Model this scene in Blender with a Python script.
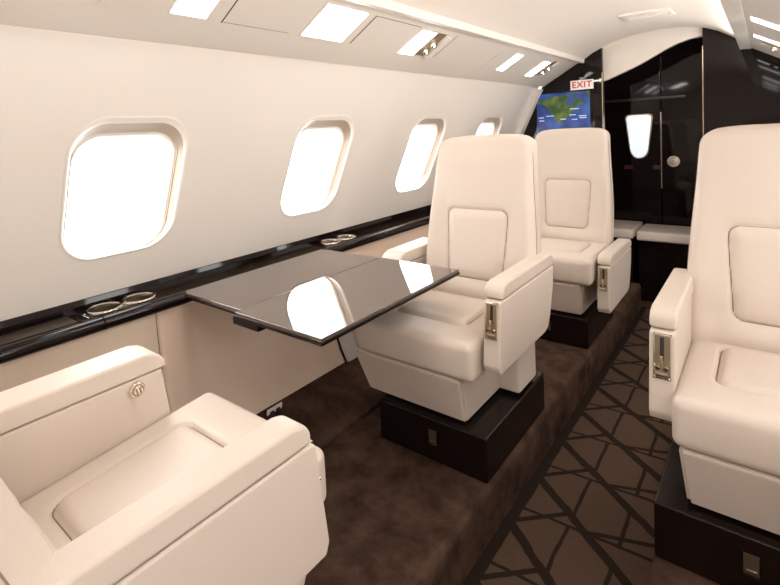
import bpy, bmesh, math, random
import numpy as np
from mathutils import Vector, Matrix
random.seed(4)
for o in list(bpy.data.objects): bpy.data.objects.remove(o)
SC = bpy.context.scene
COL = SC.collection

# ------------------------------------------------------------------ camera
RT = (0.7813566, 0.6221901, -0.0485932)
UP = (0.0005476, 0.0771795, 0.9970171)
FW = (-0.6240845, 0.7790525, -0.0599640)
cd = bpy.data.cameras.new('camera'); cam = bpy.data.objects.new('camera', cd); COL.objects.link(cam)
cam.matrix_world = Matrix(((RT[0], UP[0], -FW[0], 0), (RT[1], UP[1], -FW[1], 0), (RT[2], UP[2], -FW[2], 1.15), (0, 0, 0, 1)))
cd.sensor_width = 36; cd.lens = 489.5 / 780 * 36
cd.shift_x = (390 - 375.7) / 780; cd.shift_y = (162 - 292.5) / 780
cd.clip_start = 0.02
SC.camera = cam

# ------------------------------------------------------------------ world, exposure, lights
SC.view_settings.view_transform = 'Standard'; SC.view_settings.look = 'None'
SC.view_settings.gamma = 1; SC.view_settings.use_curve_mapping = False
SC.view_settings.exposure = 0.36
DAY = 8.0
w = bpy.data.worlds.new('daylight'); SC.world = w; w.use_nodes = True
w.node_tree.nodes['Background'].inputs[0].default_value = (1.0, 0.985, 0.97, 1)
w.node_tree.nodes['Background'].inputs[1].default_value = DAY

def area(name, loc, direction, sx, sy, power, col=(1, .93, .85), portal=False, spread=180):
    l = bpy.data.lights.new(name, 'AREA'); l.shape = 'RECTANGLE'; l.size = sx; l.size_y = sy
    l.energy = power; l.color = col; l.spread = math.radians(spread)
    if portal: l.cycles.is_portal = True
    o = bpy.data.objects.new(name, l); COL.objects.link(o); o.location = loc
    o.rotation_euler = Vector(direction).to_track_quat('-Z', 'Y').to_euler()
    return o

WIN_Y = [-0.98, -0.13, 0.717, 1.567, 2.417, 3.215]
XC = -0.56                                     # centre line of the cabin shell
for yy in WIN_Y:
    area('window_portal', (-1.72, yy, 1.0), (1, 0, -.25), .44, .5, 1, portal=True)
    area('window_portal', (2 * XC + 1.72, yy, 1.0), (-1, 0, -.25), .44, .5, 1, portal=True)
# unseen soft fill added behind the viewpoint
area('aft_fill_light', (.05, -1.3, .82), (-.30, 1, .45), .6, .4, 3.2, (1, .97, .94))
# unseen strip added along the right ceiling rail to brighten headliner and far wall
area('cove_fill_light', (-.142, 2.15, 1.577), (-1, 0, -.02), 2.9, .018, 8, (1, .97, .93))
area('dome_light', (-.97, .40, 1.60), (.25, .1, -1), .16, .20, 1.8, (1, .96, .92))

# ------------------------------------------------------------------ material helpers
def mat(name, col=(.8, .8, .8), rough=.5, metal=0.0, spec=.5, coat=0.0, bump=None, emis=None, estr=0, sheen=0, var=None):
    m = bpy.data.materials.new(name); m.use_nodes = True
    nt = m.node_tree; b = nt.nodes['Principled BSDF']
    b.inputs['Base Color'].default_value = (*col, 1); b.inputs['Roughness'].default_value = rough
    b.inputs['Metallic'].default_value = metal; b.inputs['Specular IOR Level'].default_value = spec
    b.inputs['Coat Weight'].default_value = coat
    b.inputs['Sheen Weight'].default_value = sheen
    if emis: b.inputs['Emission Color'].default_value = (*emis, 1); b.inputs['Emission Strength'].default_value = estr
    tc = nt.nodes.new('ShaderNodeTexCoord')
    if bump:
        sc, st, kind = bump
        if kind == 'weave':
            t = nt.nodes.new('ShaderNodeTexChecker'); t.inputs['Scale'].default_value = sc; out = t.outputs['Fac']
            t.inputs['Color1'].default_value = (1, 1, 1, 1); t.inputs['Color2'].default_value = (0, 0, 0, 1)
        elif kind == 'vor':
            t = nt.nodes.new('ShaderNodeTexVoronoi'); t.inputs['Scale'].default_value = sc; out = t.outputs['Distance']
        else:
            t = nt.nodes.new('ShaderNodeTexNoise'); t.inputs['Scale'].default_value = sc; t.inputs['Detail'].default_value = 3; out = t.outputs['Fac']
        nt.links.new(tc.outputs['Object'], t.inputs['Vector'])
        bp = nt.nodes.new('ShaderNodeBump'); bp.inputs['Strength'].default_value = st; bp.inputs['Distance'].default_value = .002
        nt.links.new(out, bp.inputs['Height']); nt.links.new(bp.outputs[0], b.inputs['Normal'])
    if var:
        sc, c1, c2 = var
        t = nt.nodes.new('ShaderNodeTexNoise'); t.inputs['Scale'].default_value = sc; t.inputs['Detail'].default_value = 6; t.inputs['Roughness'].default_value = .65
        nt.links.new(tc.outputs['Object'], t.inputs['Vector'])
        r = nt.nodes.new('ShaderNodeValToRGB'); r.color_ramp.elements[0].position = .35; r.color_ramp.elements[1].position = .65
        r.color_ramp.elements[0].color = (*c1, 1); r.color_ramp.elements[1].color = (*c2, 1)
        nt.links.new(t.outputs['Fac'], r.inputs[0]); nt.links.new(r.outputs[0], b.inputs['Base Color'])
    return m

LEATHER = mat('cream_leather', (.66, .565, .485), .42, bump=(420, .12, 'vor'), spec=.45)
SHELL = mat('beige_sidewall', (.80, .745, .685), .55, bump=(300, .04, 'noise'), spec=.3)
LOWER = mat('beige_lower_leather', (.74, .575, .45), .5, bump=(350, .1, 'vor'), spec=.4)
FABRIC = mat('beige_perforated_fabric', (.70, .57, .455), .7, bump=(160, .5, 'weave'), spec=.2)
HEAD = mat('beige_headliner', (.78, .71, .635), .7, bump=(500, .06, 'noise'), spec=.2)
PSU = mat('beige_service_panel', (.76, .70, .63), .4, spec=.4)
TAN = mat('tan_window_liner', (.36, .28, .21), .5)
TRIMW = mat('white_window_plastic', (.85, .80, .74), .3, spec=.5)
BLACK = mat('black_lacquer', (.008, .004, .004), .05, spec=.3)
EBONY = mat('dark_veneer_lacquer', (.030, .018, .012), .12, spec=.5)
TABLE = mat('polished_dark_walnut', (.075, .05, .038), .025, spec=.6, coat=1.0)
PEDM = mat('dark_brown_pedestal', (.009, .0045, .0035), .25, spec=.28)
CHROME = mat('polished_nickel', (.84, .79, .71), .14, metal=1)
CUPM = mat('brushed_gold_cup', (.30, .235, .165), .38, metal=1)
BRASS = mat('satin_gold_nickel', (.42, .33, .23), .32, metal=1)
DARKM = mat('dark_slot', (.02, .015, .012), .5)
CARPET = mat('plain_dark_brown_carpet', rough=.95, spec=.1, bump=(900, .8, 'noise'), sheen=0, var=(9, (.034, .018, .0115), (.098, .056, .038)))
LAMP = mat('lamp_diffuser', (1, 1, 1), .5, emis=(1, .98, .94), estr=9)
GREYF = mat('pale_grey_panel', (.62, .60, .58), .5)
SEAML = mat('shaded_stitched_seam', (.30, .21, .145), .7, spec=.2)  # stitching, with the shade of its groove put into the colour
SEAMD = mat('shadow_gap', (.06, .045, .035), .9, spec=.1)

def glass_mat():
    m = bpy.data.materials.new('window_acrylic'); m.use_nodes = True; nt = m.node_tree; nt.nodes.clear()
    o = nt.nodes.new('ShaderNodeOutputMaterial'); t = nt.nodes.new('ShaderNodeBsdfTransparent'); g = nt.nodes.new('ShaderNodeBsdfGlossy')
    g.inputs['Roughness'].default_value = .02; mx = nt.nodes.new('ShaderNodeMixShader'); mx.inputs[0].default_value = .05
    t.inputs[0].default_value = (.97, .97, .97, 1)
    nt.links.new(t.outputs[0], mx.inputs[1]); nt.links.new(g.outputs[0], mx.inputs[2]); nt.links.new(mx.outputs[0], o.inputs[0]); return m
GLASS = glass_mat()

def aisle_mat():
    m = mat('patterned_aisle_carpet', rough=.95, spec=.1, bump=(900, .8, 'noise'))
    nt = m.node_tree; N = nt.nodes; L = nt.links; b = N['Principled BSDF']
    tc = N.new('ShaderNodeTexCoord'); sp = N.new('ShaderNodeSeparateXYZ')
    ns = N.new('ShaderNodeTexNoise'); ns.inputs['Scale'].default_value = 14
    L.new(tc.outputs['Object'], ns.inputs['Vector']); L.new(tc.outputs['Object'], sp.inputs[0])
    def M(op, a, b_=None, c=None):
        n = N.new('ShaderNodeMath'); n.operation = op
        for i, v in enumerate((a, b_, c)):
            if v is None: continue
            if isinstance(v, (int, float)): n.inputs[i].default_value = v
            else: L.new(v, n.inputs[i])
        return n.outputs[0]
    wob = M('MULTIPLY', M('SUBTRACT', ns.outputs['Fac'], .5), .012)
    X = M('ADD', sp.outputs[0], wob); Y = M('ADD', sp.outputs[1], wob)
    P = .262; total = None
    def add(v):
        nonlocal total
        total = v if total is None else M('MAXIMUM', total, v)
    def line(x0, y0, slope, half, xa=-9, xb=9):
        t = M('SUBTRACT', M('SUBTRACT', Y, y0), M('MULTIPLY', M('SUBTRACT', X, x0), slope))
        d = M('MULTIPLY', M('ABSOLUTE', M('SUBTRACT', M('FLOORED_MODULO', M('ADD', t, P / 2 + 40 * P), P), P / 2)), 1 / math.sqrt(1 + slope * slope))
        v = M('LESS_THAN', d, half)
        v = M('MULTIPLY', v, M('MULTIPLY', M('GREATER_THAN', X, xa), M('LESS_THAN', X, xb)))
        add(v)
    line(-.5, 1.8165, .05, .006)
    line(-.465, 1.824, -.79, .015)
    line(-.56, 1.575, .95, .009, -.66, -.53)
    line(-.465, 1.820, .36, .008, -.465, -.2)
    ph = M('FLOORED_MODULO', M('ADD', M('SUBTRACT', Y, 1.8165), 40 * P), P)
    add(M('MULTIPLY', M('LESS_THAN', M('ABSOLUTE', M('ADD', X, .51)), .006), M('GREATER_THAN', ph, .043)))
    add(M('MULTIPLY', M('LESS_THAN', M('ABSOLUTE', M('ADD', X, .36)), .006), M('LESS_THAN', ph, .187)))
    add(M('LESS_THAN', X, -.655))
    mx = N.new('ShaderNodeMix'); mx.data_type = 'RGBA'
    L.new(total, mx.inputs[0])
    mx.inputs[6].default_value = (.112, .069, .047, 1); mx.inputs[7].default_value = (.030, .019, .014, 1)
    ns2 = N.new('ShaderNodeTexNoise'); ns2.inputs['Scale'].default_value = 60; L.new(tc.outputs['Object'], ns2.inputs['Vector'])
    m2 = N.new('ShaderNodeMix'); m2.data_type = 'RGBA'; m2.blend_type = 'MULTIPLY'; m2.inputs[0].default_value = .25
    L.new(mx.outputs[2], m2.inputs[6]); L.new(ns2.outputs['Color'], m2.inputs[7]); L.new(m2.outputs[2], b.inputs['Base Color'])
    return m
AISLE = aisle_mat()

# ------------------------------------------------------------------ mesh helpers
def link(name, me, m, parent=None, loc=None, smooth=True):
    o = bpy.data.objects.new(name, me); COL.objects.link(o)
    if m is not None: me.materials.append(m)
    if smooth:
        for p in me.polygons: p.use_smooth = True
    if parent: o.parent = parent
    if loc: o.location = loc
    return o
def from_bm(name, bm, m, parent=None, smooth=True, sharp=35):
    wn = smooth and sharp <= 40
    bmesh.ops.recalc_face_normals(bm, faces=bm.faces[:])
    me = bpy.data.meshes.new(name); bm.to_mesh(me); bm.free()
    o = link(name, me, m, parent, smooth=smooth)
    if smooth: me.set_sharp_from_angle(angle=math.radians(sharp))
    if wn:
        md = o.modifiers.new('weighted', 'WEIGHTED_NORMAL'); md.keep_sharp = True; md.weight = 100
    return o
def pydata(name, vs, fs, m, parent=None, smooth=True, sharp=35, weld=True):
    bm = bmesh.new(); bv = [bm.verts.new(v) for v in vs]
    for f in fs:
        try: bm.faces.new([bv[i] for i in f])
        except ValueError: pass
    if weld: bmesh.ops.remove_doubles(bm, verts=bm.verts[:], dist=1e-5)
    return from_bm(name, bm, m, parent, smooth, sharp)
def box_bm(x0, x1, y0, y1, z0, z1, bev=0, seg=3, bm=None):
    own = bmesh.new()
    bmesh.ops.create_cube(own, size=1)
    for v in own.verts:
        v.co = Vector(((x0 + x1) / 2 + v.co.x * (x1 - x0), (y0 + y1) / 2 + v.co.y * (y1 - y0), (z0 + z1) / 2 + v.co.z * (z1 - z0)))
    if bev: bmesh.ops.bevel(own, geom=own.edges[:], offset=bev, segments=seg, affect='EDGES', profile=.5)
    if bm is None: return own
    me = bpy.data.meshes.new('t'); own.to_mesh(me); own.free(); bm.from_mesh(me); bpy.data.meshes.remove(me); return bm
def box(name, x0, x1, y0, y1, z0, z1, m, parent=None, bev=.002, seg=2):
    return from_bm(name, box_bm(x0, x1, y0, y1, z0, z1, bev, seg), m, parent)
def cyl_bm(c, axis, r, h, n=32, r2=None, bev=0, bm=None):
    own = bmesh.new(); bmesh.ops.create_cone(own, cap_ends=True, segments=n, radius1=r, radius2=r if r2 is None else r2, depth=h)
    if bev:
        es = [e for e in own.edges if abs(e.verts[0].co.z - e.verts[1].co.z) < 1e-6]
        bmesh.ops.bevel(own, geom=es, offset=bev, segments=2, affect='EDGES', profile=.5)
    q = Vector(axis).to_track_quat('Z', 'Y').to_matrix().to_4x4()
    bmesh.ops.transform(own, matrix=Matrix.Translation(c) @ q, verts=own.verts[:])
    if bm is None: return own
    me = bpy.data.meshes.new('t'); own.to_mesh(me); own.free(); bm.from_mesh(me); bpy.data.meshes.remove(me); return bm
def prism_bm(poly, a0, a1, plane='yz', bev=0, seg=3, taper=None):
    """poly of 2D points, extruded along the third axis from a0 to a1"""
    bm = bmesh.new()
    def P(p, a): return {'yz': (a, p[0], p[1]), 'xz': (p[0], a, p[1]), 'xy': (p[0], p[1], a)}[plane]
    A = [bm.verts.new(P(p, a0)) for p in poly]; B = [bm.verts.new(P(p, a1)) for p in poly]
    n = len(poly); bm.faces.new(A); bm.faces.new(B[::-1])
    for i in range(n): bm.faces.new((A[i], A[(i + 1) % n], B[(i + 1) % n], B[i]))
    if bev: bmesh.ops.bevel(bm, geom=bm.edges[:], offset=bev, segments=seg, affect='EDGES', profile=.5, clamp_overlap=True)
    return bm
def prism(name, poly, a0, a1, m, parent=None, plane='yz', bev=0, seg=3, sharp=35):
    return from_bm(name, prism_bm(poly, a0, a1, plane, bev, seg), m, parent, sharp=sharp)
def empty(name, loc=(0, 0, 0)):
    o = bpy.data.objects.new(name, None); COL.objects.link(o); o.location = loc; o.empty_display_size = .05; return o
def tag(o, label=None, cat=None, group=None, kind=None):
    if label: o['label'] = label
    if cat: o['category'] = cat
    if group: o['group'] = group
    if kind: o['kind'] = kind
    return o
def struct(o): o['kind'] = 'structure'; return o
def rrect(w, h, r, n=10, r2=None):
    """rounded rectangle outline centred on 0, counter clockwise; r2: radius of the lower corners"""
    r2 = r if r2 is None else r2
    pts = []
    for cx, cy, a0, rr in ((w / 2 - r, h / 2 - r, 0, r), (-w / 2 + r, h / 2 - r, 90, r), (-w / 2 + r2, -h / 2 + r2, 180, r2), (w / 2 - r2, -h / 2 + r2, 270, r2)):
        for i in range(n + 1):
            a = math.radians(a0 + 90 * i / n); pts.append((cx + rr * math.cos(a), cy + rr * math.sin(a)))
    return pts
def soft(x0, x1, y0, y1, z0, z1, r, step=.012, fn=None):
    """rounded soft block: grid cube projected to a rounded box, then deformed by fn(p, n)"""
    D = (x1 - x0, y1 - y0, z1 - z0); c = Vector(((x0 + x1) / 2, (y0 + y1) / 2, (z0 + z1) / 2))
    N = [max(4, int(d / step)) for d in D]
    def samp(i):   # clusters samples a bit at the rounded ends
        n = N[i]; h = D[i] / 2; s = [-h, -h + r * .08, -h + r * .25, -h + r * .5, -h + r * .75]
        m = max(2, int((D[i] - 2 * r) / step)); s += [-h + r + (D[i] - 2 * r) * k / m for k in range(m + 1)]
        s += [h - r * .75, h - r * .5, h - r * .25, h - r * .08, h]; return s
    S = [samp(i) for i in range(3)]
    bm = bmesh.new(); cache = {}
    def V(p):
        k = (round(p[0], 6), round(p[1], 6), round(p[2], 6))
        if k in cache: return cache[k]
        q = Vector(p); inn = Vector([max(-D[i] / 2 + r, min(D[i] / 2 - r, q[i])) for i in range(3)])
        d = q - inn
        nrm = d.normalized() if d.length > 1e-9 else Vector((0, 0, 0))
        if d.length > 1e-9:
            # map cube shell to sphere shell
            m = max(abs(d.x), abs(d.y), abs(d.z)); q = inn + nrm * r if m > r * .999 else inn + nrm * r
        u = q + c
        if fn: u = Vector(fn(u, nrm))
        v = bm.verts.new(u); cache[k] = v; return v
    for ax in range(3):
        a, b = [(1, 2), (2, 0), (0, 1)][ax]
        for sg in (-1, 1):
            for i in range(len(S[a]) - 1):
                for j in range(len(S[b]) - 1):
                    q = []
                    for ii, jj in ((i, j), (i + 1, j), (i + 1, j + 1), (i, j + 1)):
                        p = [0, 0, 0]; p[ax] = sg * D[ax] / 2; p[a] = S[a][ii]; p[b] = S[b][jj]; q.append(V(p))
                    try: bm.faces.new(q if sg > 0 else q[::-1])
                    except ValueError: pass
    return bm
def sd_rrect(u, v, cu, cv, hw, hh, r):
    qx = abs(u - cu) - hw + r; qy = abs(v - cv) - hh + r
    return math.hypot(max(qx, 0), max(qy, 0)) + min(max(qx, qy), 0) - r
def groove(d, deep=.007, wide=.020, soft_deep=.004, lift=.004, lw=.02):
    g = -deep * math.exp(-(d / .0042) ** 2) - soft_deep * math.exp(-(d / wide) ** 2)
    if d < 0: g += lift * (1 - math.exp(-(d / lw) ** 2))
    return g
def sstep(a, b, x):
    t = max(0, min(1, (x - a) / (b - a))); return t * t * (3 - 2 * t)

# ------------------------------------------------------------------ cabin shell profile
PZ = np.array([.60, .83, 1.05, 1.25, 1.43, 1.46]); PX = np.array([-1.765, -1.672, -1.57, -1.475, -1.375, -1.355])
CO = np.polyfit(PZ, PX, 3)
def fx(z): return float(np.polyval(CO, z))
Y0, Y1 = -1.6, 3.775
def shell_wall(name, side):
    X = (lambda x: x) if side < 0 else (lambda x: 2 * XC - x)
    vs, fs = [], []
    W, H, R, ZC = .362, .438, .105, 1.008
    ZB, ZT = .60, 1.43
    NB = 12
    edges = []
    for i, c in enumerate(WIN_Y):
        a = Y0 if i == 0 else (WIN_Y[i - 1] + c) / 2
        b = Y1 if i == len(WIN_Y) - 1 else (c + WIN_Y[i + 1]) / 2
        hole = [(c + p[0], ZC + p[1]) for p in rrect(W, H, R, 12)]
        n = len(hole); outer = []
        for (py, pz) in hole:
            dy, dz = py - c, pz - ZC
            t = min(((b - c) / dy if dy > 1e-9 else (a - c) / dy if dy < -1e-9 else 1e9), ((ZT - ZC) / dz if dz > 1e-9 else (ZB - ZC) / dz if dz < -1e-9 else 1e9))
            outer.append([c + dy * t, ZC + dz * t])
        # snap nearest to the 4 corners
        for cy, cz in ((a, ZB), (a, ZT), (b, ZB), (b, ZT)):
            k = min(range(n), key=lambda q: (outer[q][0] - cy) ** 2 + (outer[q][1] - cz) ** 2); outer[k] = [cy, cz]
        base = len(vs)
        for r in range(NB + 1):
            t = r / NB
            for k in range(n):
                py = hole[k][0] * (1 - t) + outer[k][0] * t; pz = hole[k][1] * (1 - t) + outer[k][1] * t
                vs.append((X(fx(pz)), py, pz))
        for r in range(NB):
            for k in range(n):
                k2 = (k + 1) % n
                fs.append((base + r * n + k, base + r * n + k2, base + (r + 1) * n + k2, base + (r + 1) * n + k))
    # strip tucked up behind the service panels
    base = len(vs)
    for y in (Y0, Y1):
        for z in (1.43, 1.455, 1.50): vs.append((X(fx(min(z, 1.46)) + (0 if z < 1.47 else -.0)), y, z))
    for i in range(2): fs.append((base + i, base + i + 1, base + 4 + i, base + 3 + i))
    o = pydata(name, vs, fs, SHELL, sharp=50); struct(o); return o
shell_wall('wall_left', -1); shell_wall('wall_right', 1)

def window(i, c, side):
    X = (lambda x: x) if side < 0 else (lambda x: 2 * XC - x)
    W, H, R, ZC = .362, .438, .105, 1.008
    root = struct(empty('window_%d' % i, (X(fx(ZC)), c, ZC)))
    Nn = Vector((-1, 0, -.47)).normalized()          # outward direction of the wall
    def ring(name, loops, m, par):
        vs, fs = [], []
        n = None
        for (dw, rr, off) in loops:
            pts = rrect(W + dw, H + dw, max(.02, R + dw / 2 + rr), 12); n = len(pts)
            for (py, pz) in pts:
                x = fx(ZC + pz); p = Vector((x, c + py, ZC + pz)) + Nn * off
                vs.append((X(p.x) - X(fx(ZC)), p.y - c, p.z - ZC))
        for r in range(len(loops) - 1):
            for k in range(n): fs.append((r * n + k, r * n + (k + 1) % n, (r + 1) * n + (k + 1) % n, (r + 1) * n + k))
        return pydata(name, vs, fs, m, par, sharp=40)
    ring('window_frame', [(.012, 0, .004), (.012, 0, -.003), (.004, 0, -.005), (-.004, 0, -.003), (-.013, 0, .005), (-.017, 0, .012)], TRIMW, root)
    ring('window_reveal', [(-.017, 0, .011), (-.030, 0, .040), (-.035, 0, .041), (-.038, 0, .052)], TAN, root)
    ring('shade_track', [(-.036, 0, .051), (-.046, 0, .052), (-.047, 0, .058), (-.052, 0, .059), (-.053, 0, .09)], TRIMW, root)
    ring('outer_ring', [(-.045, 0, .089), (.25, 0, .092)], SHELL, root)
    pts = rrect(W - .045, H - .045, R - .022, 12)
    vs = []
    for (py, pz) in pts:
        p = Vector((fx(ZC + pz), c + py, ZC + pz)) + Nn * .07
        vs.append((X(p.x) - X(fx(ZC)), p.y - c, p.z - ZC))
    pydata('window_pane', vs, [tuple(range(len(vs)))], GLASS, root, smooth=False)
    if side < 0:   # the lower edge of the pulled-up shade
        b = box_bm(-.004, .004, -.145, .145, .190, .215, .002)
        for v in b.verts: v.co.x += fx(ZC + v.co.z) - fx(ZC) - .048; v.co.z -= .01
        from_bm('window_shade', b, TAN, root)
for i, c in enumerate(WIN_Y):
    window(i + 1, c, -1); window(i + 7, c, 1)

# lower side walls: profile (x, z)
LOW = [(-1.605, .60), (-1.603, .50), (-1.592, .38), (-1.565, .26), (-1.53, .16), (-1.50, .105)]
def low_wall(name, y0, y1, m, side=-1, recess=None, mirror_x=None, z_lo=.105):
    X = (lambda x: x) if side < 0 else (lambda x: 2 * (XC + .03) - x)
    ys = [y0, y0 + .004, y0 + .010] + [y0 + .01 + (y1 - y0 - .02) * k / 60 for k in range(1, 60)] + [y1 - .010, y1 - .004, y1]
    zs = [.60, .56, .50, .44, .38, .32, .26, .21, .16, .13, z_lo]
    vs, fs = [], []
    for y in ys:
        e = 0
        if y in (y0, y1): e = -.010
        elif abs(y - y0) < .006 or abs(y - y1) < .006: e = -.003
        for z in zs:
            xx = float(np.interp(z, [p[1] for p in LOW][::-1], [p[0] for p in LOW][::-1])) + e
            if recess: xx -= .015 * sstep(recess[0], recess[0] + .07, y) * (1 - sstep(recess[1] - .04, recess[1], y))
            vs.append((X(xx), y, z))
    n = len(zs)
    for i in range(len(ys) - 1):
        for j in range(n - 1): fs.append((i * n + j, i * n + j + 1, (i + 1) * n + j + 1, (i + 1) * n + j))
    return struct(pydata(name, vs, fs, m, sharp=60))
low_wall('wall_left_lower', Y0, .787, FABRIC)
low_wall('wall_left_lower', .7885, 1.600, LOWER, recess=(.86, 1.80))
low_wall('wall_left_lower', 1.604, 1.70, GREYF)
low_wall('wall_left_lower', 1.704, Y1, LOWER)
low_wall('wall_right_lower', Y0, Y1, LOWER, side=1)
struct(box('wall_left_backing', -1.70, -1.64, Y0, Y1, .0, .60, SEAMD))

# floor
def floor_mesh(name, prof, y0, y1, m, nose=None):
    vs, fs = [], []; n = len(prof)
    for y in (y0, y1):
        for x, z in prof: vs.append((x, y, z))
    for j in range(n - 1): fs.append((j, j + 1, n + j + 1, n + j))
    return vs, fs
AZ = -.17
def platform(name, xe, xw, slope, y1):
    s = 1 if xe > xw else -1
    r = .022; prof = [(xe, AZ - .01)]
    prof += [(xe, -r - .02)]
    for k in range(7):
        a = math.radians(90 * k / 6); prof.append((xe - s * (r - r * math.cos(a)), -r + r * math.sin(a)))
    prof += [(slope[0], 0), (slope[0] - s * .004, -.010), (slope[0] - s * .012, -.008), (slope[0] - s * .016, .008), (slope[1], slope[2]), (xw, slope[2] + .01), (xw, AZ - .01)]
    bm = prism_bm(prof, Y0, y1, 'xz')
    o = from_bm(name, bm, CARPET, sharp=40); return struct(o)
platform('floor_left', -.692, -1.66, (-1.27, -1.49, .098), 3.775)
platform('floor_right', -.238, .57, (.25, .40, .07), 3.775)
struct(box('floor', -.72, -.20, Y0, 3.80, AZ - .03, AZ, AISLE, bev=0))
struct(box('floor', -1.3, .3, 3.80, 4.3, AZ - .03, AZ, CARPET, bev=0))

# ceiling headliner
CEIL = [(-1.055, 1.592), (-1.03, 1.612), (-.98, 1.645), (-.916, 1.674), (-.82, 1.706), (-.71, 1.731), (-.6, 1.742), (-.5, 1.742), (-.41, 1.734), (-.32, 1.716), (-.24, 1.682), (-.17, 1.635), (-.115, 1.592)]
def sweep(name, prof, y0, y1, m, thick=.02, sharp=50, seg=1):
    prof2 = [(x, z + thick) for x, z in prof][::-1]
    return from_bm(name, prism_bm(prof + prof2, y0, y1, 'xz'), m, sharp=sharp)
struct(sweep('ceiling', CEIL, Y0, 3.775, HEAD, thick=.03))
struct(box('wall_back', -2.1, 1.0, Y0 - .04, Y0, AZ - .05, 1.85, SHELL, bev=0))
struct(box('roof_skin', -1.5, .4, Y0, 4.4, 1.80, 1.83, SEAMD, bev=0)).name = 'ceiling_outer'

# rails between headliner and service panels
def rail(name, x0, x1, z0, z1, label):
    o = prism(name, [(x0, z0), (x1, z0 - .004), (x1 + .004, z1), (x0 + .002, z1)], Y0, 3.77, PSU, plane='xz', bev=.003, seg=2)
    return tag(o, label, 'ceiling rail')
rail('ceiling_rail', -1.072, -1.036, 1.583, 1.612, 'long beige ceiling rail above the left row of lights')
rail('ceiling_rail', -.128, -.072, 1.548, 1.598, 'long beige ceiling rail at the upper right edge, above the right seat')

# ------------------------------------------------------------------ overhead service panels with lights
def psu_panel(side):
    if side < 0:
        A = Vector((-1.06, 0, 1.597)); B = Vector((-1.352, 0, 1.430)); lab = 'sloping beige service panel above the left windows, holding lights and vents'
    else:
        A = Vector((-.075, 0, 1.552)); B = Vector((.235, 0, 1.365)); lab = 'sloping beige service panel at the upper right edge of the cabin'
    d = (B - A); nrm = Vector((-d.z, 0, d.x)).normalized()
    if nrm.z > 0: nrm = -nrm                                     # points down into the cabin
    def P(f, y, off=0): return A + d * f + Vector((0, y, 0)) + nrm * off
    root = tag(empty('service_panel', (0, 0, 0)), lab, 'overhead panel')
    root.location = A + Vector((0, 1, 0)); base = root.location.copy()
    prof = [P(0, 0), P(.5, 0), P(.97, 0), P(1.0, 0, -.006), P(1.0, 0, -.02), P(0, 0, -.02)]
    bm = prism_bm([(p.x - base.x, p.z - base.z) for p in prof], Y0 - 1, 3.772 - 1, 'xz'); from_bm('panel_body', bm, PSU, root)
    def plate(name, y0, y1, f0, f1, m, par, o0=-.001, o1=.002, origin=base, bev=0):
        bm = bmesh.new()
        q = [P(f0, y0, o0), P(f1, y0, o0), P(f1, y1, o0), P(f0, y1, o0)]; t = [P(f0, y0, o1), P(f1, y0, o1), P(f1, y1, o1), P(f0, y1, o1)]
        V = [bm.verts.new(p - origin) for p in q + t]
        for f in ((0, 1, 2, 3), (4, 5, 6, 7), (0, 1, 5, 4), (1, 2, 6, 5), (2, 3, 7, 6), (3, 0, 4, 7)): bm.faces.new([V[i] for i in f])
        if bev: bmesh.ops.bevel(bm, geom=bm.edges[:], offset=bev, segments=2, affect='EDGES')
        return from_bm(name, bm, m, par, smooth=bool(bev))
    return root, plate, P, base
rootL, plate, P, base = psu_panel(-1)
# seams and hatch panels
for (y0, y1, f0, f1) in ((.862, .866, .15, .63), (1.424, 1.429, .15, .62), (2.02, 2.023, .15, .62), (.14, .143, .15, .62)):
    plate('panel_seam', y0, y1, f0, f1, SEAMD, rootL, 0, .0006)
plate('panel_seam', .87, 1.12, .618, .622, SEAMD, rootL, 0, .0004); plate('panel_seam', 1.43, 1.72, .150, .156, SEAMD, rootL, 0, .0005)
plate('hatch', 2.55, 2.735, .22, .66, PSU, rootL, 0, .0025, bev=.001)
plate('hatch', .52, .60, .2, .60, PSU, rootL, -.01, .012, bev=.002)
LIGHTS = [(.705, .808, .18, .605, 'white rectangular ceiling light cut by the top edge of the photo'),
          (1.175, 1.375, .15, .61, 'largest white rectangular light, above the second window from the left'),
          (1.745, 1.853, .19, .635, 'white strip light just left of the open vent on the left panel'),
          (2.745, 2.835, .21, .655, 'farther but one white strip light on the left panel, right of a beige hatch'),
          (3.205, 3.312, .23, .685, 'farthest white strip light on the left panel, nearest the bulkhead screen'),
          (-.45, -.35, .18, .61, None)]
def light_unit(plate, P, y0, y1, f0, f1, label, grp):
    c = P((f0 + f1) / 2, (y0 + y1) / 2)
    t = tag(empty('ceiling_light', c), label, 'ceiling light', grp)
    mb = .008; fm = .03
    for a in ((y0 - mb, y0, f0 - fm, f1 + fm), (y1, y1 + mb, f0 - fm, f1 + fm), (y0, y1, f0 - fm, f0), (y0, y1, f1, f1 + fm)): pass
    bm = bmesh.new()
    fr = plate('frame', y0 - mb, y1 + mb, f0 - fm, f1 + fm, PSU, t, 0, .0015, origin=c, bev=.0005)
    plate('diffuser', y0, y1, f0, f1, LAMP, t, .0008, .003, origin=c)
for l in LIGHTS[:5]: light_unit(plate, P, *l, 'white ceiling lights on the left panel')
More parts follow.
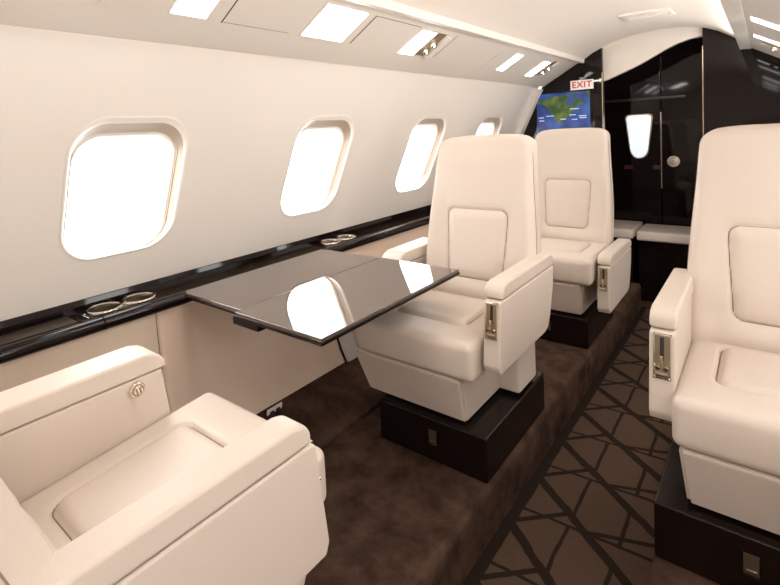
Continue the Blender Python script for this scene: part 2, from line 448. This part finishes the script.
def gasper(plate, P, y0, y1, label, big=True):
    c = P(.38, (y0 + y1) / 2)
    t = tag(empty('air_vent', c), label, 'air vent')
    plate('recess', y0, y1, .17, .62, BRASS, t, 0, .0015, origin=c, bev=.0004)
    plate('flap', y1 - .022, y1 + .006, .17, .62, PSU, t, .0015, .02 if big else .01, origin=c, bev=.002)
    n = (P(0, 0, 1) - P(0, 0)).normalized()
    for f in (.36, .5):
        bm = cyl_bm(P(f, (y0 + y1) / 2 - .012, .009) - c, n, .017, .016, 20, bev=.003)
        cyl_bm(P(f, (y0 + y1) / 2 - .012, .02) - c, n, .008, .012, 14, bm=bm)
        from_bm('nozzle', bm, CHROME, t)
gasper(plate, P, 1.872, 1.955, 'open overhead vent with two metal nozzles right of the third light')
gasper(plate, P, 3.355, 3.425, 'small overhead vent nearest the bulkhead screen', False)
rootR, plateR, PR, baseR = psu_panel(1)
for (y0, y1, lab) in ((2.47, 2.57, 'upper of the two white strip lights at the right edge'), (3.02, 3.10, 'lower of the two white strip lights at the right edge')):
    light_unit(plateR, PR, y0, y1, .09, .55, lab, 'white ceiling lights on the right panel')
gasper(plateR, PR, 3.2, 3.27, 'small vent below the two strip lights at the right edge', False)
for y in (-.9, 0.1, 1.1): light_unit(plateR, PR, y, y + .2, .15, .6, {-.9: 'white ceiling light on the right panel, farthest aft and outside the photo', .1: 'white ceiling light on the right panel, above the viewpoint', 1.1: 'white ceiling light on the right panel, above the right seat'}[round(y, 1)], 'white ceiling lights on the right panel')

# hidden cove wash above the left windows: a lit strip tucked behind the panel lip
o = box('cove_lamp', -1.362, -1.346, Y0 + .1, 3.55, 1.462, 1.470, None, bev=0)
o.data.materials.append(mat('cove_strip', (1, 1, 1), .5, emis=(1, .96, .90), estr=28)); tag(o, 'slim light strip hidden above the windows behind the panel edge', 'light strip')

# ceiling outlet
t = tag(empty('ceiling_vent', (-.525, 3.15, 1.735)), 'slim beige ceiling vent near the bulkhead header', 'vent')
bm = box_bm(-.125, .125, -.105, .105, -.006, .008, .003); from_bm('frame', bm, HEAD, t)
bm = box_bm(-.10, .10, -.012, .012, -.014, -.004, .004); from_bm('blade', bm, PSU, t)
bm = box_bm(-.108, .108, .020, .034, -.009, -.005, .001); from_bm('slot', bm, BRASS, t)

# ------------------------------------------------------------------ forward bulkheads
def bulk(name, poly, y, th, m): return prism(name, poly, y, y + th, m, plane='xz')
leftp = [(-.918, AZ), (-.918, 1.674), (-.98, 1.645), (-1.055, 1.60), (-1.36, 1.43)] + [(fx(z) - .01, z) for z in (1.35, 1.25, 1.15, 1.05, .95, .85, .75, .65, .6)] + [(-1.62, .55), (-1.6, .2), (-1.5, AZ)]
rp = [(-.318, AZ), (-.318, 1.716), (-.24, 1.686), (-.12, 1.60), (-.06, 1.56), (.24, 1.37)] + [(2 * XC - fx(z) + .01, z) for z in (1.30, 1.2, 1.1, 1.0, .9, .8, .7, .6)] + [(.6, .5), (.6, AZ)]
struct(bulk('wall_front_left', leftp, 3.776, .035, BLACK))
struct(bulk('wall_front_right', rp, 3.776, .035, BLACK))
# curved beige closing trim along the left wall at the bulkhead
tr = [(fx(z) + .0, z) for z in np.linspace(1.42, .64, 14)]
tr2 = [(fx(z) + .03 + .02 * math.sin((z - .6) * 3), z) for z in np.linspace(.64, 1.42, 14)]
struct(prism('trim_1', tr + tr2, 3.70, 3.774, SHELL, plane='xz', bev=.003, seg=2))
# polished metal edges on the jambs
struct(box('trim_2', -.921, -.915, 3.770, 3.815, .3, 1.50, BRASS))
struct(box('trim_3', -.321, -.315, 3.770, 3.815, .3, 1.60, BRASS))
# beige header arch
arch = [(-1.0, 1.42), (-.90, 1.447), (-.84, 1.468), (-.76, 1.50), (-.69, 1.53), (-.61, 1.57), (-.535, 1.61), (-.46, 1.642), (-.39, 1.66), (-.34, 1.665), (-.2, 1.665)]
struct(prism('wall_front_header', arch + [(-.2, 1.80), (-1.0, 1.80)], 3.815, 3.86, HEAD, plane='xz'))
# vestibule
struct(box('wall_front_left', -1.36, -1.32, 3.8, 4.32, AZ, 1.82, BLACK, bev=0))
struct(box('wall_front_right', .2, .24, 3.8, 4.32, AZ, 1.82, BLACK, bev=0))
struct(box('ceiling', -1.36, .24, 3.86, 4.32, 1.78, 1.80, BLACK, bev=0))
struct(box('wall_front', -1.36, .24, 4.30, 4.34, AZ, 1.82, BLACK, bev=0))
dr = struct(empty('door_1', (-.6, 4.28, 0)))
box('door_panel', -.70, -.03, -.02, .015, AZ + .01, 1.62, BLACK, dr, bev=.004)
box('door_panel', -.022, .50, -.02, .015, AZ + .01, 1.62, BLACK, dr, bev=.004)
box('door_rail', -.42, .14, -.032, -.02, 1.295, 1.318, EBONY, dr, bev=.003)
box('door_seam_trim', -.029, -.023, -.024, -.018, .62, 1.20, CHROME, dr, bev=0)
bm = cyl_bm((.055, -.03, .825), (0, 1, 0), .043, .02, 32, bev=.005); cyl_bm((.055, -.045, .825), (0, 1, 0), .022, .02, 24, bev=.004, bm=bm)
for k in range(5):
    a = k * 1.256; cyl_bm((.055 + .024 * math.cos(a), -.044, .825 + .024 * math.sin(a)), (0, 1, 0), .006, .012, 10, bm=bm)
from_bm('door_knob', bm, CHROME, dr)
wn = struct(empty('window_13', (-.775, 4.255, 1.02)))  # bright shape on the door, its glow put into the material; no opening behind
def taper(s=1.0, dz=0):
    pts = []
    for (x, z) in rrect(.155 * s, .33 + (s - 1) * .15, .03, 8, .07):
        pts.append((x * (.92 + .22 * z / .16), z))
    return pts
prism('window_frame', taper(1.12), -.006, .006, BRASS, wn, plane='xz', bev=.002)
prism('window_pane', taper(), -.012, -.004, mat('glowing_door_patch', (.8, .85, .9), .3, emis=(.85, .93, 1), estr=.6), wn, plane='xz')
for dx in (-.08, .12):
    tag(box('door_placard', -.775 + dx - .028, -.775 + dx + .028, 4.25, 4.262, .765, .795, mat('dark_red_placard', (.07, .012, .01), .4), bev=.001), 'tiny dark red placard %s the glowing patch on the black door' % ('below and left of' if dx < 0 else 'below and right of'), 'placard')

# padded bench across the vestibule
def bench(x0, x1, y0, y1, label, zt=.345):
    t = tag(empty('bench', ((x0 + x1) / 2, y0, AZ)), label, 'bench'); lx = (x1 - x0) / 2; dz = -AZ
    from_bm('cushion', soft(-lx, lx, 0, y1 - y0, zt - .068 + dz, zt + dz, .018, .03), LEATHER, t)
    box('bench_base', -lx + .01, lx - .01, .025, y1 - y0, 0, zt - .07 + dz, BLACK, t, bev=.003)
bench(-.742, -.05, 3.90, 4.24, 'low bench with white padded top behind the aisle, below the round knob')
bench(-1.25, -.752, 3.86, 4.24, 'left padded bench end just behind the far left seat', .36)

# screen with a map
t = tag(empty('wall_screen', (-1.196, 3.770, 1.23)), 'flat screen showing a blue and green map on the black bulkhead', 'screen')
box('screen_bezel', -.205, .205, -.004, .006, -.170, .160, BLACK, t, bev=.003)
def map_mat():
    m = mat('map_sea', (.01, .02, .08), .3); nt = m.node_tree; b = nt.nodes['Principled BSDF']; tc = nt.nodes.new('ShaderNodeTexCoord')
    n = nt.nodes.new('ShaderNodeTexNoise'); n.inputs['Scale'].default_value = 9; nt.links.new(tc.outputs['Object'], n.inputs['Vector'])
    r = nt.nodes.new('ShaderNodeValToRGB'); r.color_ramp.elements[0].color = (.012, .035, .22, 1); r.color_ramp.elements[1].color = (.06, .20, .62, 1)
    r.color_ramp.elements[0].position = .4; r.color_ramp.elements[1].position = .7
    nt.links.new(n.outputs['Fac'], r.inputs[0]); nt.links.new(r.outputs[0], b.inputs['Emission Color']); b.inputs['Emission Strength'].default_value = .42; return m
def land_mat():
    m = mat('map_land', (.02, .05, .01), .3); nt = m.node_tree; b = nt.nodes['Principled BSDF']; tc = nt.nodes.new('ShaderNodeTexCoord')
    n = nt.nodes.new('ShaderNodeTexNoise'); n.inputs['Scale'].default_value = 14; nt.links.new(tc.outputs['Object'], n.inputs['Vector'])
    r = nt.nodes.new('ShaderNodeValToRGB'); r.color_ramp.elements[0].color = (.012, .07, .02, 1); r.color_ramp.elements[1].color = (.30, .30, .06, 1)
    r.color_ramp.elements[0].position = .42; r.color_ramp.elements[1].position = .68
    nt.links.new(n.outputs['Fac'], r.inputs[0]); nt.links.new(r.outputs[0], b.inputs['Emission Color']); b.inputs['Emission Strength'].default_value = .42; return m
box('screen_display', -.195, .195, -.006, -.003, -.155, .150, map_mat(), t, bev=0)
def flatpoly(name, pts, y, m, par, th=.0008):
    bm = bmesh.new(); A = [bm.verts.new((p[0], y, p[1])) for p in pts]; B = [bm.verts.new((p[0], y + th, p[1])) for p in pts]
    bm.faces.new(A); bm.faces.new(B[::-1])
    for i in range(len(pts)): bm.faces.new((A[i], A[(i + 1) % len(pts)], B[(i + 1) % len(pts)], B[i]))
    bmesh.ops.triangulate(bm, faces=[f for f in bm.faces if len(f.verts) > 4]); return from_bm(name, bm, m, par, smooth=False)
def sp(x, y): return (-.195 + (x - 40) / 600 * .39, .150 - (y - 95) / 430 * .305)      # map coordinates on the screen
LM = land_mat()
flatpoly('map_land', [sp(*p) for p in ((42, 165), (120, 158), (190, 140), (260, 125), (330, 130), (390, 120), (440, 135), (400, 170), (360, 190), (370, 225), (420, 232), (450, 215), (470, 235), (500, 265), (460, 290), (430, 330), (400, 345), (380, 360), (345, 380), (330, 410), (305, 425), (270, 385), (230, 340), (195, 300), (170, 255), (130, 215), (90, 195), (42, 192))], -.0072, LM, t)
flatpoly('map_land', [sp(*p) for p in ((455, 190), (490, 165), (540, 170), (575, 215), (545, 235), (500, 240), (465, 225))], -.0072, LM, t)
flatpoly('map_land', [sp(*p) for p in ((440, 130), (470, 112), (530, 120), (520, 140), (470, 150))], -.0072, LM, t)
flatpoly('map_land', [sp(*p) for p in ((480, 505), (500, 480), (560, 478), (610, 500), (620, 524), (470, 524))], -.0072, LM, t)
flatpoly('map_land', [sp(*p) for p in ((600, 96), (638, 96), (638, 190), (620, 150))], -.0072, LM, t)
WH = mat('map_lettering', (.6, .7, .9), .4, emis=(.75, .85, 1), estr=.25)
for (x, y, ww) in ((420, 268, 100), (150, 330, 90), (415, 330, 70), (520, 345, 80), (530, 365, 70), (60, 345, 60), (65, 378, 60), (315, 370, 60), (440, 378, 60)):
    flatpoly('map_lettering', [sp(x, y), sp(x + ww, y), sp(x + ww, y + 8), sp(x, y + 8)], -.0078, WH, t, .0004)

# EXIT sign on a small arm
t = tag(empty('exit_sign', (-1.045, 3.74, 1.423)), 'white EXIT sign with red letters above the map screen', 'sign')
box('sign_plate', -.082, .078, -.004, .004, -.034, .034, mat('sign_white', (.8, .74, .68), .35, emis=(1, .9, .82), estr=.12), t, bev=.002)
def text(body, size, loc, m, par, name):
    cu = bpy.data.curves.new(name, 'FONT'); cu.body = body; cu.size = size; cu.align_x = 'CENTER'; cu.align_y = 'CENTER'; cu.extrude = .0006; cu.offset = size * .022
    cu.space_character = 1.12
    ob = bpy.data.objects.new('tmp', cu); COL.objects.link(ob); bpy.context.view_layer.update()
    me = bpy.data.meshes.new_from_object(ob.evaluated_get(bpy.context.evaluated_depsgraph_get())); bpy.data.objects.remove(ob)
    o = link(name, me, m, par, smooth=False); o.location = loc; o.rotation_euler = (math.pi / 2, 0, 0); return o
text('EXIT', .062, (-.002, -.0052, 0), mat('sign_red', (.62, .03, .02), .4), t, 'lettering')
box('sign_bracket', .078, .122, -.004, .004, .012, .026, CHROME, t, bev=.002)
box('sign_bracket', .118, .128, -.004, .032, .004, .032, CHROME, t, bev=.002)

# ------------------------------------------------------------------ side ledge
t = tag(empty('side_ledge', (-1.68, 1.0, .60)), 'long black lacquered ledge running under the left windows', 'ledge')
ly0, ly1 = Y0 - 1.0, 3.77 - 1.0
def lp(pts): return [(x + 1.68, z - .60) for x, z in pts]
CUPZ = [(.600, .848), (1.655, 1.895)]
for a, b in ((ly0, CUPZ[0][0] - 1), (CUPZ[0][1] - 1, CUPZ[1][0] - 1), (CUPZ[1][1] - 1, ly1)):
    prism('ledge_tray', lp([(-1.745, .585), (-1.612, .585), (-1.612, .612), (-1.745, .612)]), a, b, EBONY, t, plane='xz', bev=.0005)
prism('back_band', lp([(-1.768, .60), (-1.742, .605), (-1.738, .635), (-1.742, .654), (-1.752, .662), (-1.772, .664)]), ly0, ly1, BLACK, t, plane='xz', bev=.0015)
segs = [(ly0, .607 - 1), (.611 - 1, .885 - 1), (1.575 - 1, ly1)]
for a, b in segs:
    prism('front_rail', lp([(-1.612, .587)] + [(-1.590 + .021 * math.cos(q), .608 + .022 * math.sin(q)) for q in [math.radians(v) for v in range(-100, 101, 10)]] + [(-1.612, .6285)]), a, b, BLACK, t, plane='xz', sharp=41)
prism('front_rail', lp([(-1.612, .587), (-1.59, .587), (-1.59, .610), (-1.612, .610)]), .885 - 1, 1.575 - 1, BLACK, t, plane='xz')
prism('ledge_grille', lp([(-1.728, .6125), (-1.632, .6125), (-1.636, .618), (-1.724, .618)]), ly0, .56 - 1, mat('ribbed_brown_grille', (.10, .075, .055), .35, metal=.4, bump=(260, .8, 'weave')), t, plane='xz')
tag(prism('wall_bead', [(-1.768, .664), (-1.760, .664), (-1.757, .672), (-1.768, .674)], Y0, 3.70, mat('brown_bead', (.30, .20, .14), .4), plane='xz', bev=.001), 'thin brown bead where the left wall meets the ledge', 'trim')
# right ledge, mirrored, plain
t = tag(empty('side_ledge', (.55, 1.0, .60)), 'black ledge along the right cabin wall, hidden beside the right seat', 'ledge')
box('ledge_tray', -.05, -.014, ly0, ly1, -.015, .03, BLACK, t, bev=.004)

def cup_holder(x, y, label, cat='cup holder', grp=None):
    t = tag(empty('cup_holder', (x, y, .6175)), label, cat, grp)
    R, n = .047, 48
    prof = [(R + .0085, -.001), (R + .009, .004), (R + .007, .0085), (R + .001, .0095), (R - .003, .007), (R - .004, -.003)]
    vs, fs = [], []
    for r, z in prof:
        for k in range(n): a = 2 * math.pi * k / n; vs.append((r * math.cos(a), r * math.sin(a), z))
    for i in range(len(prof) - 1):
        for k in range(n): fs.append((i * n + k, i * n + (k + 1) % n, (i + 1) * n + (k + 1) % n, (i + 1) * n + k))
    pydata('rim', vs, fs, CHROME, t)
    vs, fs = [], []; prof = [(R - .004, -.001), (R - .005, -.034), (R - .008, -.040), (0.001, -.041)]
    for r, z in prof:
        for k in range(n): a = 2 * math.pi * k / n; vs.append((r * math.cos(a), r * math.sin(a), z))
    for i in range(len(prof) - 1):
        for k in range(n): fs.append((i * n + k, i * n + (k + 1) % n, (i + 1) * n + (k + 1) % n, (i + 1) * n + k))
    pydata('cup', vs, fs, CUPM, t)
    return t
for (x, y, lab) in ((-1.686, .655, 'round metal cup holder nearest the camera, in the ledge under the first window'),
                    (-1.686, .768, 'second round metal cup holder in the near pair, next to the table corner'),
                    (-1.686, 1.715, 'round metal cup holder in the far pair, nearer the table edge'),
                    (-1.686, 1.828, 'round metal cup holder in the far pair, farther from the table')):
    cup_holder(x, y, lab, grp='cup holders in the left ledge')
def holed_plate(label, y0, y1, centres, R):
    x0, x1 = -1.741, -1.6125; z = .616; n = 48; xc = -1.686
    t = tag(empty('cup_holder_plate', (xc, (y0 + y1) / 2, z)), label, 'tray')
    vs, fs = [], []
    mid = sum(centres) / 2
    for c, a, b in ((centres[0], y0, mid), (centres[1], mid, y1)):
        base = len(vs); outer = []
        hole = [(xc + R * math.cos(2 * math.pi * k / n), c + R * math.sin(2 * math.pi * k / n)) for k in range(n)]
        for hx, hy in hole:
            dx, dy = hx - xc, hy - c
            q = min(((x1 - xc) / dx if dx > 1e-9 else (x0 - xc) / dx if dx < -1e-9 else 1e9), ((b - c) / dy if dy > 1e-9 else (a - c) / dy if dy < -1e-9 else 1e9))
            outer.append([xc + dx * q, c + dy * q])
        for cx_, cy_ in ((x0, a), (x0, b), (x1, a), (x1, b)):
            k = min(range(n), key=lambda e: (outer[e][0] - cx_) ** 2 + (outer[e][1] - cy_) ** 2); outer[k] = [cx_, cy_]
        for ring, zz in ((hole, -.006), (hole, 0), (outer, 0), (outer, -.006)):
            for p in ring: vs.append((p[0] - xc, p[1] - (y0 + y1) / 2, zz))
        for r in range(3):
            for k in range(n): fs.append((base + r * n + k, base + r * n + (k + 1) % n, base + (r + 1) * n + (k + 1) % n, base + (r + 1) * n + k))
    pydata('plate', vs, fs, EBONY, t, sharp=30)
holed_plate('dark tray around the near pair of cup holders', .602, .846, (.655, .768), .050)
holed_plate('dark tray around the far pair of cup holders', 1.657, 1.893, (1.715, 1.828), .050)

# ------------------------------------------------------------------ folding table
t = tag(empty('folding_table', (-1.25, 1.22, .605)), 'glossy dark folding table hinged out from the left ledge', 'table')
def leaf(name, x0, x1, y0, y1):
    bm = box_bm(x0, x1, y0, y1, .010, .022, .0025, 3); return from_bm(name, bm, TABLE, t)
leaf('table_leaf', -.352, -.0165, -.342, .357)
leaf('table_leaf', -.0145, .355, -.362, .362)
eb = bmesh.new()
box_bm(-.352, -.0165, -.344, .359, .002, .0125, .002, 2, eb); box_bm(-.0145, .357, -.364, .364, .002, .0125, .002, 2, eb)
from_bm('table_edge', eb, BLACK, t)
bm = box_bm(-.045, .080, -.352, -.318, -.026, .003, .005, 3); from_bm('table_latch', bm, BLACK, t)
bm = box_bm(-.33, -.10, -.30, -.27, -.02, .003, .004, 2); from_bm('support_arm', bm, BLACK, t)
from_bm('support_arm', box_bm(-.33, -.10, .27, .30, -.02, .003, .004, 2), BLACK, t)

# ------------------------------------------------------------------ seats
def seat(cx, y0, sx, sy, label, du=0.0, arm_drop=0.0, cush=(-.292, .198), boxu=(-.315, .147), tilt=.0, ins=.125, bu=None, vshift=0.0, recline=.17, back_v=.40, knob=False, full=True, wtop=.62, wfront=.0, u_arm=None):
    root = tag(empty('cabin_seat', (cx, y0, 0)), label, 'seat', 'cream leather cabin seats')
    def T(bm):
        for v in bm.verts: v.co = Vector((sx * v.co.x, sy * v.co.y, v.co.z))
        return bm
    def put(name, bm, m, par=root, sharp=35): return from_bm(name, T(bm), m, par, sharp=sharp)
    # pedestal
    ped = put('pedestal', box_bm(-.218, .218, -.004, .52, .001, .153, .006, 3), PEDM)
    t_ = put('latch_plate', box_bm(.0, .030, -.0075, .004, .062, .113, .002, 2), mat('bronze_latch', (.16, .11, .075), .35, metal=.7), ped)
    fr = bmesh.new()
    for a in ((.000, .030, -.006, 0, .107, .113), (.000, .030, -.006, 0, .062, .068), (.0, .003, -.006, 0, .062, .113), (.027, .030, -.006, 0, .062, .113)): box_bm(*a, .0008, 1, fr)
    put('latch_frame', fr, BRASS, ped)
    put('latch_handle', box_bm(.004, .026, -.010, -.003, .068, .077, .002, 2), CHROME, ped)
    # shroud box (leather wrapped base), wider at top
    u0, u1 = boxu[0] + du, boxu[1] + du
    bm = prism_bm([(u0 + .03, .162), (u1 - .012, .162), (u1, .334), (u0, .334)], .0, .50, 'xz', 0)
    for v in bm.verts:
        if v.co.y < .1: v.co.y = .022 if v.co.z < .2 else -.032
        v.co.y += vshift
    bmesh.ops.bevel(bm, geom=bm.edges[:], offset=.010, segments=3, affect='EDGES')
    put('seat_base', bm, LEATHER)
    put('swivel_mount', box_bm(-.15 + du, .11 + du, .08, .44, .15, .175, .004, 2), DARKM)
    # cushion
    c0, c1 = cush[0] + du, cush[1] + du; ic = (c0 + c1) / 2 + .003; vs_ = -.040 + vshift; ve = .455
    def fc(p, n):
        x, y, z = p; un = (x - (c0 + c1) / 2) / ((c1 - c0) / 2); vn = (y - (vs_ + ve) / 2) / ((ve - vs_) / 2)
        if n.z > -.2:
            k = sstep(.36, .44, z)
            z += k * (.007 * (1 - un ** 4) * (1 - abs(vn) ** 4)) + k * (.010 - tilt * max(0, y - vs_))
            d = sd_rrect(x, y, ic, vs_ + .125 + ins, .148, ins, .035)
            if n.z > .8 or n.length < .01: z += groove(d, .008, .012, .002, .009, .012)
            
        else: z = z
        y += -.007 * (1 - un ** 4) * math.sin(math.pi * max(0, min(1, (p[2] - .337) / .119))) * (1 if vn < -.5 else 0)
        # front face bulges and rounds under
        return (x, y, z)
    put('seat_cushion', soft(c0, c1, vs_, ve, .337, .456, .024, .0055, fc), LEATHER, sharp=80)
    # backrest
    bd = du if bu is None else bu
    Z0, Z1 = .43, 1.118
    def fv(z): return back_v + (z - .62) * recline
    def fb(p, n):
        x, y, z = p; h = .245
        un = x / h
        hw = .241 - .030 * sstep(.60, 1.10, z)
        tz = max(0, (z - (Z1 - .085)) / .085); hw *= 1 - .13 * tz ** 4
        xx = un * hw + bd
        z2 = z - .012 * abs(un) ** 4 * sstep(1.0, 1.118, z) + .0
        # front face (n.y<0 or flat front)
        fr = y < .03
        yy = y
        if fr:
            d = sd_rrect(xx, z, bd, .678, .132 - .012 * sstep(.8, .54, z), .138, .03)
            yy = y - groove(d) * (1.0)
            yy -= .010 * (1 - un ** 2) * sstep(.45, .6, z) * sstep(1.118, 1.0, z)     # pillow
            # lumbar roll below the inset
            yy -= .022 * math.exp(-((z - .49) / .045) ** 2) * (1 - un ** 4)
            # side bolsters
            yy -= .012 * sstep(.62, .9, abs(un)) * sstep(1.0, .8, z) * (1 - sstep(.93, 1, abs(un)))
        else:
            xx = un * (hw + .0) + bd
        return (xx, yy + fv(z), z2)
    put('backrest', soft(-.245, .245, 0, .105, Z0, Z1, .028, .0055, fb), LEATHER, sharp=80)
    # piping seam round the edge of the backrest
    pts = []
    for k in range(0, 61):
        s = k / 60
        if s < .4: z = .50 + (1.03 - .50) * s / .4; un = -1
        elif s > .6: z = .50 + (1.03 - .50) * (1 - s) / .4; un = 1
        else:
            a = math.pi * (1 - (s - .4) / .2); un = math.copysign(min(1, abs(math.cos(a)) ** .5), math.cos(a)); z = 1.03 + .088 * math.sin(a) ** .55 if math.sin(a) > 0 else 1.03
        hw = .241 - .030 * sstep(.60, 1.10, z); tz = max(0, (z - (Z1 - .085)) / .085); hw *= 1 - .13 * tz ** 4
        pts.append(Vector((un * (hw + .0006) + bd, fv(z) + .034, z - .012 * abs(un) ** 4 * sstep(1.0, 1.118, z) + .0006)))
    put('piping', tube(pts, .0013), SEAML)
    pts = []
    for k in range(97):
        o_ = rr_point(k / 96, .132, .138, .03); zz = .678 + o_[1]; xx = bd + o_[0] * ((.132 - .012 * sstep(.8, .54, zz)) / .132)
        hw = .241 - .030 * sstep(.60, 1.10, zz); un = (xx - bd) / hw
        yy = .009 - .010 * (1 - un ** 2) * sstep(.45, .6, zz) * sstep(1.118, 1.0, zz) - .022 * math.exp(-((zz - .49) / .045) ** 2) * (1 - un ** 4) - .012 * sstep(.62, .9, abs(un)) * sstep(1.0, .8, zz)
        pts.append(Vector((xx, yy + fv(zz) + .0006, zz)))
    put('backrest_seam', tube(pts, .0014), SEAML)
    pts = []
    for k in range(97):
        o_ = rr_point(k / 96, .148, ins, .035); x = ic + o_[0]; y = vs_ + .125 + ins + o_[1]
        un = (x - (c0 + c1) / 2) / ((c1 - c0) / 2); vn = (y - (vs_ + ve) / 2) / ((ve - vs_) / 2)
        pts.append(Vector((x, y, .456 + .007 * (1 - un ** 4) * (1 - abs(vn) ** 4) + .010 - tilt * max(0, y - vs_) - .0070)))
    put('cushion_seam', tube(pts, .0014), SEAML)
    # aisle armrest
    def arm(a0, a1, dz, wtop, aisle):
        g = put_arm(a0, a1, dz, aisle)
    ad = -arm_drop
    ua = du if u_arm is None else u_arm
    a0, a1 = .213 + ua, .272 + ua
    body = [(.012, .372 + ad), (.002, .395 + ad), (.024, .596 + ad), (.034, .602 + ad), (.508, .602 + ad), (.498, .52 + ad), (.46, .42 + ad), (.435, .382 + ad), (.40, .372 + ad)]
    ar = empty('armrest'); ar.parent = root
    put('arm_panel', prism_bm(body, a0, a1, 'yz', .007, 3), LEATHER, ar)
    pad = [(.034, .605 + ad), (.036, .630 + ad), (.050, .648 + ad), (.075, .655 + ad), (.47, .655 + ad), (.495, .648 + ad), (.508, .630 + ad), (.509, .605 + ad)]
    put('arm_pad', prism_bm(pad, a0 - .004, a1 + .002, 'yz', .009, 4), LEATHER, ar)
    put('arm_support', box_bm(.120 + du, a0 + .0, .285, .455, .165, .39, .012, 3), LEATHER, ar)
    # seat control in the armrest front
    def fy(z): return .002 + (z - .395) * .1095
    def plate_(name, ua, ub, za, zb, off, th, m, bev=.0015):
        bm = box_bm(ua, ub, 0, th, za, zb, bev, 2)
        for v in bm.verts: v.co.y += fy(v.co.z) - off; v.co.z += ad
        return put(name, bm, m, ar)
    m0, m1 = a0 + .008, a1 - .010
    fr = bmesh.new()
    for q in ((m0, m1, .592, .597), (m0, m1, .482, .487), (m0, m0 + .004, .482, .597), (m1 - .004, m1, .482, .597)): box_bm(q[0], q[1], -.005, .005, q[2], q[3], .001, 1, fr)
    for v in fr.verts: v.co.y += fy(v.co.z); v.co.z += ad
    put('control_bezel', fr, CHROME, ar)
    plate_('control_plate', m0 + .003, m1 - .003, .485, .594, .002, .006, BRASS)
    plate_('lever_slot', (m0 + m1) / 2 - .004, (m0 + m1) / 2 + .005, .530, .588, .0032, .004, DARKM, .0005)
    plate_('control_lever', (m0 + m1) / 2 - .003, (m0 + m1) / 2 + .004, .518, .545, .014, .014, CHROME)
    for q in (m0 + .011, m1 - .011):
        bm = cyl_bm((q, fy(.515) - .007, .512 + ad), (0, 1, 0), .006, .010, 16, bev=.001); put('control_button', bm, CHROME, ar)
    plate_('control_latch', m0 + .006, m1 - .006, .490, .500, .008, .008, CHROME)
    # window-side armrest
    b0, b1 = -.385, -.288; wz = wtop - .640
    if full:
        ar2 = empty('armrest'); ar2.parent = root
        body = [(.022 + wfront, .24), (.016 + wfront, .40), (.034 + wfront, .588 + wz), (.60, .588 + wz), (.60, .24)]
        put('arm_panel', prism_bm(body, b0 + .008, b1, 'yz', .007, 3), LEATHER, ar2)
        pad = [(.024, .591), (.028, .612), (.045, .630), (.075, .640), (.59, .640), (.60, .63), (.604, .591)]
        pad = [(p[0] + (wfront if p[0] < .3 else 0), p[1] + wz) for p in pad]
        put('arm_pad', prism_bm(pad, b0, b1 + .004, 'yz', .011, 4), LEATHER, ar2)
        if knob:
            bm = cyl_bm((b1 + .004, .092, .552), (1, 0, 0), .019, .012, 32, bev=.003)
            cyl_bm((b1 + .010, .092, .552), (1, 0, 0), .012, .010, 24, bev=.003, bm=bm)
            rb = put('recline_button', bm, CHROME, ar2)
            bm = cyl_bm((b1 + .0105, .092, .552), (1, 0, 0), .0145, .002, 32); put('button_ring', bm, BRASS, rb)
            for k in range(4): 
                a = k * math.pi / 2 + .5
                put('button_rib', box_bm(b1 + .014, b1 + .0165, .092 + .006 * math.cos(a) - .002, .092 + .006 * math.cos(a) + .002, .552 + .006 * math.sin(a) - .004, .552 + .006 * math.sin(a) + .004, .0008, 1), BRASS, rb)
    return root
def rr_point(t, hw, hh, r):
    pts = rrect(hw * 2, hh * 2, r, 8); n = len(pts); L = [math.dist(pts[i], pts[(i + 1) % n]) for i in range(n)]; d = t % 1 * sum(L)
    for i in range(n):
        if d <= L[i] or i == n - 1:
            f = d / max(L[i], 1e-9); a, b = pts[i], pts[(i + 1) % n]; return (a[0] + (b[0] - a[0]) * f, a[1] + (b[1] - a[1]) * f)
        d -= L[i]
def tube(pts, r, n=8):
    bm = bmesh.new(); rings = []
    for i, p in enumerate(pts):
        d = (pts[min(i + 1, len(pts) - 1)] - pts[max(i - 1, 0)]).normalized()
        a = d.orthogonal().normalized() if abs(d.y) > .9 else d.cross(Vector((0, 1, 0))).normalized(); b = d.cross(a)
        rings.append([bm.verts.new(p + a * r * math.cos(2 * math.pi * k / n) + b * r * math.sin(2 * math.pi * k / n)) for k in range(n)])
    for i in range(len(rings) - 1):
        for k in range(n): bm.faces.new((rings[i][k], rings[i][(k + 1) % n], rings[i + 1][(k + 1) % n], rings[i + 1][k]))
    return bm

seat(-.920, 1.375, 1, 1, 'cream leather seat in the middle, facing back, half behind the table', wtop=.635, wfront=.23, bu=-.008)
seat(-.924, 2.53, 1, 1, 'farthest cream leather seat, in front of the bulkhead screen, its armrest lowered', du=.05, arm_drop=.17, bu=.0)
seat(-.014, 1.385, -1, 1, 'cream leather seat at the right edge of the photo', du=-.04, cush=(-.255, .212), boxu=(-.275, .198), u_arm=-.045, bu=-.055)
seat(-.920, .618, 1, -1, 'nearest cream leather seat at the lower left, facing forward', vshift=-.068, ins=.15, recline=.35, back_v=.435, knob=True, cush=(-.292, .165), arm_drop=.014, tilt=.09, wtop=.628, wfront=-.012)

# outlet at the foot of the left wall
t = tag(empty('power_outlet', (-1.488, 1.155, .092)), 'small white power outlet with dark sockets at the foot of the left wall', 'outlet')
b = box_bm(-.002, .004, -.036, .036, -.026, .026, .0015); from_bm('outlet_plate', b, TRIMW, t)
for dy in (-.015, .015):
    b = box_bm(.003, .006, dy - .010, dy + .010, -.014, .014, .001); from_bm('outlet_socket', b, DARKM, t)
t.rotation_euler = (0, math.radians(10), 0)
